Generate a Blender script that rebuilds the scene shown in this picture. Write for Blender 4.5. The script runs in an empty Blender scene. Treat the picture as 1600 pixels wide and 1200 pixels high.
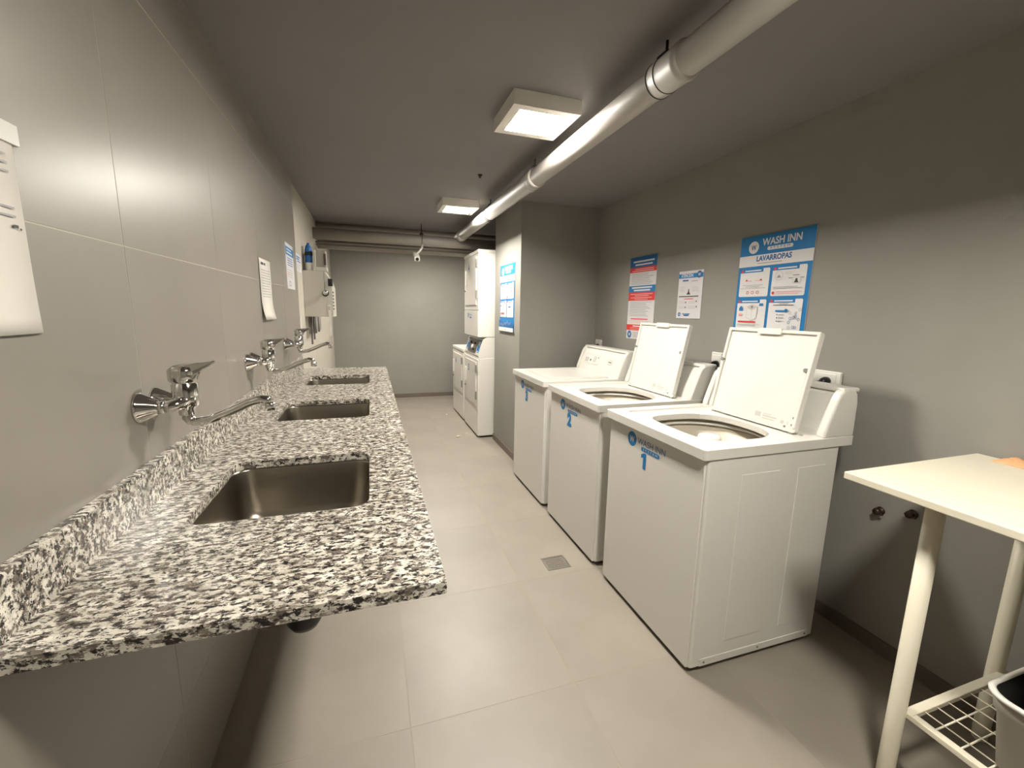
import bpy, bmesh, math, random
import numpy as np
from mathutils import Vector, Matrix

S = bpy.context.scene
C = S.collection

# ------------------------------------------------------------------ camera
FOC, YAW, PIT, ROL, CAMH = 672.35, 0.31795674, 0.1690025, -0.01807671, 1.38
def cam_axes():
    fw = np.array([math.sin(YAW)*math.cos(PIT), math.cos(YAW)*math.cos(PIT), -math.sin(PIT)])
    r = np.array([math.cos(YAW), -math.sin(YAW), 0.0]); d = np.cross(fw, r)
    c, s = math.cos(ROL), math.sin(ROL)
    return np.array([c*r+s*d, -s*r+c*d, fw])
AX = cam_axes()
cd = bpy.data.cameras.new('camera'); cam = bpy.data.objects.new('camera', cd); C.objects.link(cam)
cd.sensor_fit = 'HORIZONTAL'; cd.sensor_width = 36.0; cd.lens = FOC/1600*36.0; cd.clip_start = .02
cam.matrix_world = Matrix(((AX[0][0], -AX[1][0], -AX[2][0], 0), (AX[0][1], -AX[1][1], -AX[2][1], 0),
                           (AX[0][2], -AX[1][2], -AX[2][2], CAMH), (0, 0, 0, 1)))
S.camera = cam
# photo pixel -> point on a plane of the room (axis 0=X, 1=Y, 2=Z)
def at(u, v, ax, val):
    d = ((u-800)/FOC)*AX[0] + ((v-600)/FOC)*AX[1] + AX[2]
    o = np.array([0, 0, CAMH]); t = (val-o[ax])/d[ax]
    return Vector(o+t*d)

# ------------------------------------------------------------------ world, exposure
W = bpy.data.worlds.new('world'); S.world = W; W.use_nodes = True
W.node_tree.nodes['Background'].inputs[0].default_value = (.02, .02, .02, 1)
W.node_tree.nodes['Background'].inputs[1].default_value = 0.1
S.view_settings.view_transform = 'Standard'; S.view_settings.look = 'None'
S.view_settings.exposure = 2.62; S.view_settings.gamma = 1.0; S.view_settings.use_curve_mapping = False
LAMP = 46.0           # radiance of the ceiling light diffusers

# ------------------------------------------------------------------ room numbers (metres)
XL, XR, ZC = -.505, 1.97, 2.28          # left wall, right wall, ceiling
YF, YN = 6.85, -1.35                    # far wall, near wall
XC, YC0, YC1 = 1.235, 3.57, 4.36        # column: side face, front face, far end
YT = 3.63                               # where the tiled part of the left wall stops

# ------------------------------------------------------------------ materials
def lin(c):
    return tuple((x/255/12.92 if x/255 <= .04045 else ((x/255+.055)/1.055)**2.4) for x in c)
MATS = {}
def mat(name, rgb, rough=.5, metal=0.0, spec=.5, var=0.0, scale=6.0, bump=0.0, bscale=60.0, emis=0.0, coat=0.0, rvar=0.0):
    if name in MATS: return MATS[name]
    m = bpy.data.materials.new(name); m.use_nodes = True; nt = m.node_tree; b = nt.nodes['Principled BSDF']
    col = (*lin(rgb), 1)
    b.inputs['Base Color'].default_value = col; b.inputs['Roughness'].default_value = rough
    b.inputs['Metallic'].default_value = metal; b.inputs['Specular IOR Level'].default_value = spec
    b.inputs['Coat Weight'].default_value = coat
    if emis:
        b.inputs['Emission Color'].default_value = col; b.inputs['Emission Strength'].default_value = emis
    if var or bump or rvar:
        tc = nt.nodes.new('ShaderNodeTexCoord')
    if var or rvar:
        n = nt.nodes.new('ShaderNodeTexNoise'); n.inputs['Scale'].default_value = scale; n.inputs['Detail'].default_value = 6
        n.inputs['Roughness'].default_value = .6
        nt.links.new(tc.outputs['Object'], n.inputs['Vector'])
    if var:
        r = nt.nodes.new('ShaderNodeValToRGB'); r.color_ramp.elements[0].position = .3; r.color_ramp.elements[1].position = .7
        r.color_ramp.elements[0].color = tuple(x*(1-var) for x in col[:3])+(1,)
        r.color_ramp.elements[1].color = tuple(min(1, x*(1+var)) for x in col[:3])+(1,)
        nt.links.new(n.outputs['Fac'], r.inputs['Fac']); nt.links.new(r.outputs['Color'], b.inputs['Base Color'])
    if rvar:
        mr = nt.nodes.new('ShaderNodeMapRange'); mr.inputs['To Min'].default_value = rough-rvar; mr.inputs['To Max'].default_value = rough+rvar
        nt.links.new(n.outputs['Fac'], mr.inputs['Value']); nt.links.new(mr.outputs['Result'], b.inputs['Roughness'])
    if bump:
        n2 = nt.nodes.new('ShaderNodeTexNoise'); n2.inputs['Scale'].default_value = bscale; n2.inputs['Detail'].default_value = 3
        bp = nt.nodes.new('ShaderNodeBump'); bp.inputs['Strength'].default_value = bump; bp.inputs['Distance'].default_value = .002
        nt.links.new(tc.outputs['Object'], n2.inputs['Vector']); nt.links.new(n2.outputs['Fac'], bp.inputs['Height'])
        nt.links.new(bp.outputs['Normal'], b.inputs['Normal'])
    MATS[name] = m; return m

def granite():
    m = bpy.data.materials.new('granite'); m.use_nodes = True; nt = m.node_tree; b = nt.nodes['Principled BSDF']
    L = nt.links.new; N = nt.nodes.new
    tc = N('ShaderNodeTexCoord'); mp = N('ShaderNodeMapping'); mp.inputs['Scale'].default_value = (.75, 1.35, 1.2)
    mp.inputs['Rotation'].default_value = (0, 0, .12)
    L(tc.outputs['Object'], mp.inputs['Vector'])
    def noise(s, det, rg, dist=0.0):
        n = N('ShaderNodeTexNoise'); n.inputs['Scale'].default_value = s; n.inputs['Detail'].default_value = det
        n.inputs['Roughness'].default_value = rg; n.inputs['Distortion'].default_value = dist; L(mp.outputs['Vector'], n.inputs['Vector']); return n
    def ramp(src, p0, p1, c0, c1):
        r = N('ShaderNodeValToRGB'); e = r.color_ramp.elements
        e[0].position, e[1].position = p0, p1; e[0].color = (*lin(c0), 1); e[1].color = (*lin(c1), 1); L(src, r.inputs['Fac']); return r
    def mix(fac, a, bb):
        x = N('ShaderNodeMix'); x.data_type = 'RGBA'; L(fac, x.inputs['Factor']); L(a, x.inputs['A']); L(bb, x.inputs['B']); return x
    base = ramp(noise(33, 5, .6).outputs['Fac'], .36, .62, (174, 167, 153), (226, 221, 209))
    mid = ramp(noise(75, 4, .6).outputs['Fac'], .3, .7, (80, 74, 70), (132, 122, 110))
    f1 = ramp(noise(62, 8, .72, .2).outputs['Fac'], .502, .535, (0, 0, 0), (255, 255, 255))
    c1 = mix(f1.outputs['Color'], base.outputs['Color'], mid.outputs['Color'])
    dark = ramp(noise(120, 2, .5).outputs['Fac'], .3, .7, (18, 18, 20), (58, 52, 50))
    f2 = ramp(noise(82, 8, .72, .25).outputs['Fac'], .52, .55, (0, 0, 0), (255, 255, 255))
    c2 = mix(f2.outputs['Color'], c1.outputs['Result'], dark.outputs['Color'])
    L(c2.outputs['Result'], b.inputs['Base Color']); b.inputs['Roughness'].default_value = .2; b.inputs['Specular IOR Level'].default_value = .5
    return m

def tile_mat(name, rgb, rough, var):
    m = mat(name, rgb, rough=rough, var=var, scale=2.2, spec=.6); return m

M_GRAN = granite()
M_WTILE = tile_mat('wall_tile', (135, 129, 120), .325, .06)
M_FTILE = tile_mat('floor_tile', (143, 135, 124), .40, .09)
M_GROUT = mat('grout', (178, 171, 158), .9)
M_FGROUT = mat('floor_grout', (154, 146, 132), .9)
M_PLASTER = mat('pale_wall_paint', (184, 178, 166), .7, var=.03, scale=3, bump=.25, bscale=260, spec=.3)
M_PAINT = mat('wall_paint', (142, 139, 132), .75, var=.04, scale=3, bump=.25, bscale=260, spec=.3)
M_CEIL = mat('ceiling_paint', (130, 126, 125), .8, var=.03, scale=2, bump=.15, bscale=200, spec=.3)
M_BASE = mat('baseboard_tile', (108, 98, 89), .5, var=.08, scale=8)
M_ENAM = mat('white_enamel', (214, 211, 203), .28, spec=.5, coat=.2)
M_PLAS = mat('white_plastic', (216, 213, 205), .4)
M_TUB = mat('tub_plastic', (196, 188, 172), .4)
M_LGREY = mat('light_grey_plastic', (188, 184, 176), .5)
M_GREY = mat('grey_plastic', (120, 118, 114), .5)
M_DARK = mat('dark_rubber', (22, 21, 21), .6)
M_BLACK = mat('black_plastic', (14, 14, 15), .4)
M_CHROME = mat('chrome', (214, 212, 208), .07, metal=1)
M_STEEL = mat('brushed_steel', (156, 149, 138), .28, metal=1)
M_DSTEEL = mat('dull_steel', (140, 136, 130), .4, metal=1)
M_PVC = mat('painted_pvc', (170, 165, 158), .5, var=.03, scale=5)
M_PVCD = mat('grey_pvc', (142, 136, 129), .5, var=.04, scale=5)
M_CREAM = mat('cream_lacquer', (216, 210, 190), .4, var=.015, scale=10)
M_BLUE = mat('print_blue', (10, 114, 174), .5)
M_DBLUE = mat('print_deep_blue', (22, 92, 150), .5)
M_WHITE = mat('print_white', (214, 212, 211), .5)
M_RED = mat('print_red', (206, 52, 48), .5)
M_PINK = mat('print_pink', (226, 160, 156), .5)
M_TXT = mat('print_grey', (150, 148, 150), .5)
M_INK = mat('print_black', (52, 50, 54), .5)
M_PAPER = mat('paper', (212, 208, 199), .8, var=.02, scale=9)
M_BOARD = mat('poster_board', (210, 207, 208), .4)
M_FRAME = mat('light_housing', (226, 222, 214), .5)
M_LAMP = mat('light_diffuser', (255, 249, 238), .5, emis=LAMP)
M_BRASS = mat('tarnished_brass', (70, 56, 46), .45, metal=.7)
M_PEACH = mat('peach_paper', (224, 170, 124), .7, var=.1, scale=30)
M_BIN = mat('bin_plastic', (164, 159, 150), .5, var=.03, scale=20)
M_CAB = mat('cabinet_paint', (186, 182, 170), .4)

# ------------------------------------------------------------------ mesh helpers
def V(*a): return Vector(a)
def box(bm, x0, x1, y0, y1, z0, z1, bev=0.0, seg=2):
    t = bmesh.new()
    vs = [t.verts.new((x, y, z)) for x in (x0, x1) for y in (y0, y1) for z in (z0, z1)]
    for f in ((0, 1, 3, 2), (4, 6, 7, 5), (0, 4, 5, 1), (2, 3, 7, 6), (0, 2, 6, 4), (1, 5, 7, 3)): t.faces.new([vs[i] for i in f])
    if bev: bmesh.ops.bevel(t, geom=list(t.edges), offset=bev, segments=seg, profile=.5, affect='EDGES')
    join(bm, t)
def join(bm, t, M=None):
    if M is not None: bmesh.ops.transform(t, matrix=M, verts=t.verts)
    mp = {v: bm.verts.new(v.co) for v in t.verts}
    for f in t.faces:
        try:
            g = bm.faces.new([mp[v] for v in f.verts]); g.smooth = f.smooth
        except ValueError: pass
    t.free()
def frame_of(d):
    d = Vector(d).normalized(); a = Vector((0, 0, 1)) if abs(d.z) < .9 else Vector((1, 0, 0))
    u = d.cross(a).normalized(); return u, d.cross(u).normalized()
def loft(bm, rings, cap0=True, cap1=True, closed=True, smooth=True):
    R = [[bm.verts.new(p) for p in r] for r in rings]; n = len(R[0])
    for a, b in zip(R, R[1:]):
        for i in range(n if closed else n-1):
            j = (i+1) % n; f = bm.faces.new((a[i], a[j], b[j], b[i])); f.smooth = smooth
    if cap0: bm.faces.new(list(reversed(R[0])))
    if cap1: bm.faces.new(R[-1])
    return R
def tube(bm, pts, r, n=14, cap=True):
    pts = [Vector(p) for p in pts]; rs = r if isinstance(r, (list, tuple)) else [r]*len(pts)
    rings = []; u = None
    for i, p in enumerate(pts):
        a = pts[max(i-1, 0)]; b = pts[min(i+1, len(pts)-1)]; d = (b-a).normalized()
        if u is None: u, _ = frame_of(d)
        u = (u-d*u.dot(d)).normalized(); w = d.cross(u)
        rings.append([p+(u*math.cos(2*math.pi*k/n)+w*math.sin(2*math.pi*k/n))*rs[i] for k in range(n)])
    loft(bm, rings, cap, cap)
def cyl(bm, a, b, r, r2=None, n=24): tube(bm, [a, b], [r, r if r2 is None else r2], n)
def lathe(bm, prof, org=(0, 0, 0), axis=(0, 0, 1), n=32, cap0=True, cap1=True):
    u, w = frame_of(axis); ax = Vector(axis).normalized(); o = Vector(org)
    rings = [[o+ax*h+(u*math.cos(2*math.pi*k/n)+w*math.sin(2*math.pi*k/n))*max(r, 1e-4) for k in range(n)] for r, h in prof]
    loft(bm, rings, cap0, cap1)
def rrect(x0, x1, y0, y1, r, n=6):
    out = []
    for cx, cy, a in ((x1-r, y1-r, 0), (x0+r, y1-r, 90), (x0+r, y0+r, 180), (x1-r, y0+r, 270)):
        for k in range(n+1):
            t = math.radians(a+90*k/n); out.append((cx+r*math.cos(t), cy+r*math.sin(t)))
    return out
def extrude_poly(bm, poly, to3, d0, d1, smooth=False):
    """poly 2D, to3(a,b,d) -> point; prism between d0 and d1"""
    a = [bm.verts.new(to3(p[0], p[1], d0)) for p in poly]; b = [bm.verts.new(to3(p[0], p[1], d1)) for p in poly]; n = len(poly)
    bm.faces.new(list(reversed(a))); bm.faces.new(b)
    for i in range(n):
        j = (i+1) % n; f = bm.faces.new((a[i], a[j], b[j], b[i])); f.smooth = smooth
def plate_with_holes(bm, outer, holes, z0, z1):
    for z in (z0, z1):
        t = bmesh.new(); es = []
        for lp in [outer]+holes:
            vs = [t.verts.new((p[0], p[1], z)) for p in lp]
            es += [t.edges.new((vs[i], vs[(i+1) % len(vs)])) for i in range(len(vs))]
        bmesh.ops.triangle_fill(t, use_beauty=True, use_dissolve=False, edges=es)
        join(bm, t)
    for lp in [outer]+holes:
        a = [bm.verts.new((p[0], p[1], z0)) for p in lp]; b = [bm.verts.new((p[0], p[1], z1)) for p in lp]
        for i in range(len(lp)):
            j = (i+1) % len(lp); bm.faces.new((a[i], a[j], b[j], b[i]))
    bmesh.ops.remove_doubles(bm, verts=bm.verts, dist=1e-5)
def obj(name, bm, m, parent=None, loc=(0, 0, 0), rot=(0, 0, 0), label=None, recalc=True):
    if recalc: bmesh.ops.recalc_face_normals(bm, faces=bm.faces)
    me = bpy.data.meshes.new(name); bm.to_mesh(me); bm.free(); me.materials.append(m)
    o = bpy.data.objects.new(name, me); C.objects.link(o); o.location = loc; o.rotation_euler = rot
    if parent is not None: o.parent = parent
    if label: o['label'] = label
    return o
def B(*a, **k):
    bm = bmesh.new(); box(bm, *a, **k); return bm
def thing(name, label, cat, loc=(0, 0, 0), rotz=0, group=None):
    o = bpy.data.objects.new(name, None); C.objects.link(o); o.empty_display_size = .05
    o.location = loc; o.rotation_euler = (0, 0, rotz); return tag(o, label, cat, group)
def tag(o, label, cat, group=None):
    o['label'] = label; o['category'] = cat
    if group: o['group'] = group
    return o
def struct(name, bm, m, label, loc=(0, 0, 0), cat='room'):
    o = obj(name, bm, m, None, loc); o['kind'] = 'structure'; o['label'] = label; o['category'] = cat; return o
def text_bm(s, size, bold=0.0, align='LEFT'):
    cu = bpy.data.curves.new('t', 'FONT'); cu.body = s; cu.size = size; cu.align_x = align; cu.offset = bold; cu.resolution_u = 3
    o = bpy.data.objects.new('t', cu); C.objects.link(o)
    dg = bpy.context.evaluated_depsgraph_get(); me = bpy.data.meshes.new_from_object(o.evaluated_get(dg))
    t = bmesh.new(); t.from_mesh(me)
    bpy.data.objects.remove(o); bpy.data.curves.remove(cu); bpy.data.meshes.remove(me)
    return t
def basis(org, right, up):
    r = Vector(right).normalized(); u = Vector(up).normalized(); n = r.cross(u)
    return Matrix(((r.x, u.x, n.x, org[0]), (r.y, u.y, n.y, org[1]), (r.z, u.z, n.z, org[2]), (0, 0, 0, 1)))

class Print:
    """flat print: shapes in local (a right, b up) metres, one mesh per ink, each layer a hair above the last"""
    def __init__(s, parent, org, right, up, lift=.0004):
        s.M = basis(org, right, up); s.p = parent; s.k = lift; s.ink = {}
    def bm(s, m):
        if m.name not in s.ink: s.ink[m.name] = (bmesh.new(), m)
        s.k += .00012; return s.ink[m.name][0]
    def poly(s, m, pts):
        b = s.bm(m); t = bmesh.new(); t.faces.new([t.verts.new((x, y, s.k)) for x, y in pts]); join(b, t, s.M)
    def rect(s, m, a0, a1, b0, b1, r=0): s.poly(m, rrect(a0, a1, b0, b1, r, 4) if r else [(a0, b0), (a1, b0), (a1, b1), (a0, b1)])
    def rects(s, m, L):
        b = s.bm(m)
        for a0, a1, b0, b1 in L:
            t = bmesh.new(); t.faces.new([t.verts.new((x, y, s.k)) for x, y in ((a0, b0), (a1, b0), (a1, b1), (a0, b1))]); join(b, t, s.M)
    def disc(s, m, a, b, r, n=24): s.poly(m, [(a+r*math.cos(2*math.pi*i/n), b+r*math.sin(2*math.pi*i/n)) for i in range(n)])
    def ring(s, m, a, b, r, w, n=14):
        bm = s.bm(m); t = bmesh.new()
        o = [t.verts.new((a+r*math.cos(2*math.pi*i/n), b+r*math.sin(2*math.pi*i/n), s.k)) for i in range(n)]
        q = [t.verts.new((a+(r-w)*math.cos(2*math.pi*i/n), b+(r-w)*math.sin(2*math.pi*i/n), s.k)) for i in range(n)]
        for i in range(n): t.faces.new((o[i], o[(i+1) % n], q[(i+1) % n], q[i]))
        join(bm, t, s.M)
    def text(s, m, str_, a, b, size, bold=.0, align='LEFT', width=None):
        t = text_bm(str_, size, bold)
        x0 = min(v.co.x for v in t.verts); x1 = max(v.co.x for v in t.verts); k = 1.0 if width is None else width/(x1-x0)
        sh = {'LEFT': 0, 'CENTER': -(x1-x0)*k/2}[align]
        bmk = s.bm(m)
        for v in t.verts: v.co = ((v.co.x-x0)*k+sh+a, v.co.y+b, s.k)
        join(bmk, t, s.M)
    def lines(s, m, a0, a1, b0, b1, n, rng, th=.35, ragged=.35):
        h = (b1-b0)/n
        s.rects(m, [(a0, a1-rng.random()*ragged*(a1-a0), b1-(i+.5)*h-h*th/2, b1-(i+.5)*h+h*th/2) for i in range(n)])
    def done(s):
        for b, m in s.ink.values():
            obj(m.name, b, m, s.p, recalc=False)['kind'] = 'stuff'
        s.ink = {}
def logo_disc(pr, a, b, r, back, front):
    pr.disc(back, a, b, r); pr.text(front, 'W', a, b-r*.42, r*1.15, bold=.03*r, align='CENTER', width=r*1.05)

rng = random.Random(4)

# ================================================================== THE ROOM
TW = .008
# floor: grout bed + one object per tile
fl = struct('floor', B(XL-.1, XR+.1, YN-.1, YF+.1, -.12, -.0006), M_FGROUT, 'beige-grey square porcelain floor tiles with fine joints', cat='floor')
def tile_mesh(w, h, nm, m):
    g = .0013; b = B(-w/2+g, w/2-g, -h/2+g, h/2-g, -TW, 0, bev=.0004, seg=1)
    bmesh.ops.recalc_face_normals(b, faces=b.faces); me = bpy.data.meshes.new(nm); b.to_mesh(me); b.free(); me.materials.append(m); return me
def tiles(parent, xs, ys, M, m):
    cache = {}
    for i in range(len(xs)-1):
        for j in range(len(ys)-1):
            w, h = xs[i+1]-xs[i], ys[j+1]-ys[j]; k = (round(w, 3), round(h, 3))
            if k not in cache: cache[k] = tile_mesh(w, h, 'tile', m)
            o = bpy.data.objects.new('tile', cache[k]); C.objects.link(o); o.parent = parent
            o.matrix_local = M @ Matrix.Translation(((xs[i]+xs[i+1])/2, (ys[j]+ys[j+1])/2, 0))
fx = [XL, .081, .686, 1.291, 1.896, XR]
fy = [YN]+[1.26+.638*k for k in range(-4, 9)]+[YF]
tiles(fl, fx, fy, Matrix.Identity(4), M_FTILE)
# left wall: tiled up to YT, painted beyond
wl = struct('wall_left', B(XL-.12, XL-.0006, YN-.1, YT, -.05, ZC+.05), M_GROUT, 'grey porcelain tiled wall behind the granite counter', cat='wall')
MW = basis((XL, 0, 0), (0, 1, 0), (0, 0, 1))
ly = [YN]+[1.19+.617*k for k in range(-4, 4)]+[YT]
lz = [0, .322, .913, 1.504, 2.096, ZC]
tiles(wl, ly, lz, MW, M_WTILE)
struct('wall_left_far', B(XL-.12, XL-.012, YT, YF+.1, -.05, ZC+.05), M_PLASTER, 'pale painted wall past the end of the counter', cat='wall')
struct('wall_far', B(XL-.12, XR+.1, YF, YF+.1, -.05, ZC+.05), M_PAINT, 'plain grey painted end wall beyond the dryers', cat='wall')
struct('wall_right', B(XR, XR+.1, YN-.1, YF+.1, -.05, ZC+.05), M_PAINT, 'grey painted wall behind the washing machines', cat='wall')
struct('wall_near', B(XL-.12, XR+.1, YN-.1, YN, -.05, ZC+.05), M_PAINT, 'grey painted wall at the entrance end of the room', cat='wall')
struct('wall_column', B(XC, XR+.02, YC0, YC1, -.02, ZC+.02), M_PAINT, 'grey painted boxed-out column between washers and dryers', cat='column')
struct('ceiling', B(XL-.12, XR+.1, YN-.1, YF+.1, ZC, ZC+.1), M_CEIL, 'grey painted concrete ceiling', cat='ceiling')
BBH = .062
struct('baseboard_far', B(XL-.012, XR, YF-.012, YF+.01, -.004, BBH, bev=.002), M_BASE, 'brown-grey tile skirting along the end wall', cat='baseboard')
struct('baseboard_right', B(XR-.012, XR+.01, YN, YC0, -.004, BBH, bev=.002), M_BASE, 'tile skirting behind washers and folding table', cat='baseboard')
struct('baseboard_column', B(XC-.012, XC+.01, YC0, YC1, -.004, BBH, bev=.002), M_BASE, 'tile skirting along the side of the column', cat='baseboard')
struct('baseboard_recess', B(XR-.012, XR+.01, YC1, YF, -.004, BBH, bev=.002), M_BASE, 'tile skirting behind the dryers', cat='baseboard')
struct('baseboard_left', B(XL-.02, XL, YT, YF, -.004, BBH, bev=.002), M_BASE, 'tile skirting on the painted wall past the counter', cat='baseboard')
# small wedge-free mortar line of ceiling hook
b = bmesh.new(); lathe(b, [(.016, 0), (.016, -.004), (.008, -.008), (.007, -.02), (.0, -.022)], n=16)
p = at(750, 273, 2, ZC); tag(obj('ceiling_hook', b, M_DARK, None, p), 'tiny dark hook fixed in the ceiling between the two square lights', 'hook')

# ---------------------------------------------------------------- ceiling lights
def ceiling_light(x, y, label):
    w = .153; t = thing('ceiling_light', label, 'light', (x, y, ZC), group='square ceiling lights')
    bm = bmesh.new(); z0, z1 = -.06, 0
    ri = .112
    plate_with_holes(bm, [(-w, -w), (w, -w), (w, w), (-w, w)], [[(-ri, -ri), (ri, -ri), (ri, ri), (-ri, ri)]], z0, z0+.012)
    box(bm, -w, w, -w, -w+.012, z0+.012, z1); box(bm, -w, w, w-.012, w, z0+.012, z1)
    box(bm, -w, -w+.012, -w+.012, w-.012, z0+.012, z1); box(bm, w-.012, w, -w+.012, w-.012, z0+.012, z1)
    obj('frame', bm, M_FRAME, t)
    obj('diffuser', B(-ri, ri, -ri, ri, z0+.003, z0+.008), M_LAMP, t)
    obj('mounting_plate', B(-w+.014, w-.014, -w+.014, w-.014, -.006, 0), M_GREY, t)
ceiling_light(.748, 2.0, 'lit square ceiling light above the washing machine marked 2')
ceiling_light(.748, 3.85, 'lit square ceiling light nearest the dryers and the crossing pipes')
ceiling_light(.748, 5.72, 'lit square ceiling light hidden beyond the crossing pipes by the end wall')
ceiling_light(.748, .15, 'lit square ceiling light near the folding table and room entrance')

# ---------------------------------------------------------------- pipes
PX, PZ, PR = .972, 2.165, .05
def arc_pts(c, r, a0, a1, n, u, w):
    return [Vector(c)+Vector(u)*r*math.cos(a0+(a1-a0)*i/n)+Vector(w)*r*math.sin(a0+(a1-a0)*i/n) for i in range(n+1)]
t = thing('drain_pipe', 'long white-grey drain pipe running under the ceiling above the washers', 'pipe', (PX, 0, PZ))
b = bmesh.new(); cyl(b, (0, YN, 0), (0, 4.95, 0), PR, n=40); obj('pipe', b, M_PVC, t)
for yy in (1.33, 2.62):
    b = bmesh.new(); lathe(b, [(PR, -.075), (PR+.006, -.07), (PR+.006, .05), (PR+.009, .055), (PR+.009, .075), (PR, .078)], (0, yy, 0), (0, -1, 0), 40)
    obj('coupling', b, M_PVC, t)
b = bmesh.new(); lathe(b, [(PR, -.06), (PR+.008, -.055), (PR+.008, .06), (PR, .065)], (0, 4.76, 0), (0, 1, 0), 40); obj('tee_socket', b, M_PVC, t)
def hanger(y, label, dark, r=PR+.003):
    t = thing('pipe_hanger', label, 'pipe hanger', (PX, y, ZC), group='straps holding the long drain pipe')
    c = (0, 0, PZ-ZC)
    for dy, nm in ((-.012, 'strap'), (.028, 'strap')):
        b = bmesh.new(); tube(b, arc_pts((0, dy, PZ-ZC), r+.002, math.radians(70), math.radians(410), 40, (1, 0, 0), (0, 0, 1)), .0028, 8)
        obj(nm, b, M_DARK if dark else M_PVCD, t)
    b = bmesh.new(); box(b, -.012, .03, -.02, .036, PZ-ZC+r-.004, PZ-ZC+r+.022, bev=.003); obj('clamp_bolt', b, M_DARK if dark else M_PVCD, t)
    b = bmesh.new(); cyl(b, (.008, .008, PZ-ZC+r+.01), (.008, .008, .002), .005, n=10); obj('rod', b, M_DARK if dark else M_PVCD, t)
hanger(1.37, 'black wire pipe hanger above the washing machine with the digit 1', True)
hanger(2.60, 'grey pipe hanger beside the square light over the washing machines', False)
hanger(3.62, 'dark pipe hanger beside the column corner near the far light', True)
def pipe(name, label, a, bb, r, m=M_PVCD):
    b = bmesh.new(); a = Vector(a); bb = Vector(bb); cyl(b, (0, 0, 0), bb-a, r, n=32); return tag(obj(name, b, m, None, a), label, 'pipe')
pipe('drain_pipe', 'thick grey pipe crossing the room that the long drain pipe joins', (XL-.02, 4.93, 2.118), (XR+.02, 4.93, 2.10), .056)
pipe('drain_pipe', 'grey pipe crossing low behind the thick pipe, above the single dryer', (XL-.02, 5.33, 2.06), (XR+.02, 5.33, 2.055), .047)
pipe('drain_pipe', 'thin grey pipe hugging the ceiling behind the thick crossing pipe', (XL-.02, 5.2, 2.242), (XR+.02, 5.2, 2.232), .03)
for k in range(3):
    pipe('conduit', ['uppermost thin grey conduit in the bundle behind the thick crossing pipe', 'middle thin grey conduit in the bundle behind the thick crossing pipe', 'lowest thin grey conduit in the bundle behind the thick crossing pipe'][k], (XL-.02, 5.10+.03*k, 2.085-.026*k), (XR+.02, 5.10+.03*k, 2.08-.026*k), .0095)['group'] = 'conduits across the ceiling'
t = thing('pipe_hanger', 'dark hanger rod holding the thick crossing pipe', 'pipe hanger', (.56, 4.93, ZC))
b = bmesh.new(); cyl(b, (0, 0, -.1), (0, 0, .002), .005, n=10); obj('rod', b, M_DARK, t)
b = bmesh.new(); tube(b, arc_pts((0, 0, 2.11-ZC), .0585, 0, 2*math.pi, 36, (0, 1, 0), (0, 0, 1)), .003, 8); obj('strap', b, M_DARK, t)
obj('clamp_bolt', B(-.02, .02, -.015, .015, -.115, -.092, bev=.003), M_DARK, t)
# security camera hanging from the crossing pipe
t = thing('security_camera', 'small white security camera hanging under the crossing pipes', 'camera', (.535, 4.86, 2.07))
b = bmesh.new(); cyl(b, (.03, .03, 0), (.02, .0, -.05), .012, n=14); obj('bracket', b, M_PVC, t)
b = bmesh.new(); extrude_poly(b, rrect(-.028, .028, -.024, .024, .008, 4), lambda a, c, d: V(-.04, 0, -.14)+Vector((.92, .1, .2))*0+Vector((1, 0, 0))*a+Vector((0, -.35, .94))*c+Vector((0, .94, .35))*d, -.09, .09)
hb = obj('body', b, M_PLAS, t)
b = bmesh.new(); cyl(b, (-.04, -.084, -.173), (-.04, -.093, -.176), .017, n=20); obj('lens', b, M_BLACK, hb)
b = bmesh.new(); tube(b, [(.02, 0, -.045), (.0, .01, -.075), (-.035, .01, -.115)], .011, 12); obj('arm', b, M_PLAS, t)

# ================================================================== COUNTER, SINKS, FAUCETS
CZ, CF, CN, CE = .925, .108, .662, 3.515    # top height, front edge X, near end, far end
SINKS = [(1.0, 1.397), (1.882, 2.272), (2.742, 3.112)]
SX0, SX1 = -.39, -.017
t = thing('granite_counter', 'speckled cream, grey and black granite counter with three sink cut-outs', 'counter', (0, 0, 0))
b = bmesh.new(); plate_with_holes(b, [(XL, CN), (CF, CN), (CF, CE), (XL, CE)], [rrect(SX0, SX1, y0, y1, .04, 8) for y0, y1 in SINKS], CZ-.022, CZ)
slab = obj('countertop', b, M_GRAN, t)
obj('backsplash', B(XL, XL+.02, CN, CE, CZ-.001, CZ+.092, bev=.0015), M_GRAN, t)
b = bmesh.new()
for i, yy in enumerate((1.64, 2.5, 3.35)):
    b = bmesh.new(); box(b, XL, XL+.30, yy-.012, yy+.012, CZ-.062, CZ-.022); box(b, XL, XL+.025, yy-.012, yy+.012, CZ-.26, CZ-.06)
    obj('support_bracket', b, M_GREY, t)
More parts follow.
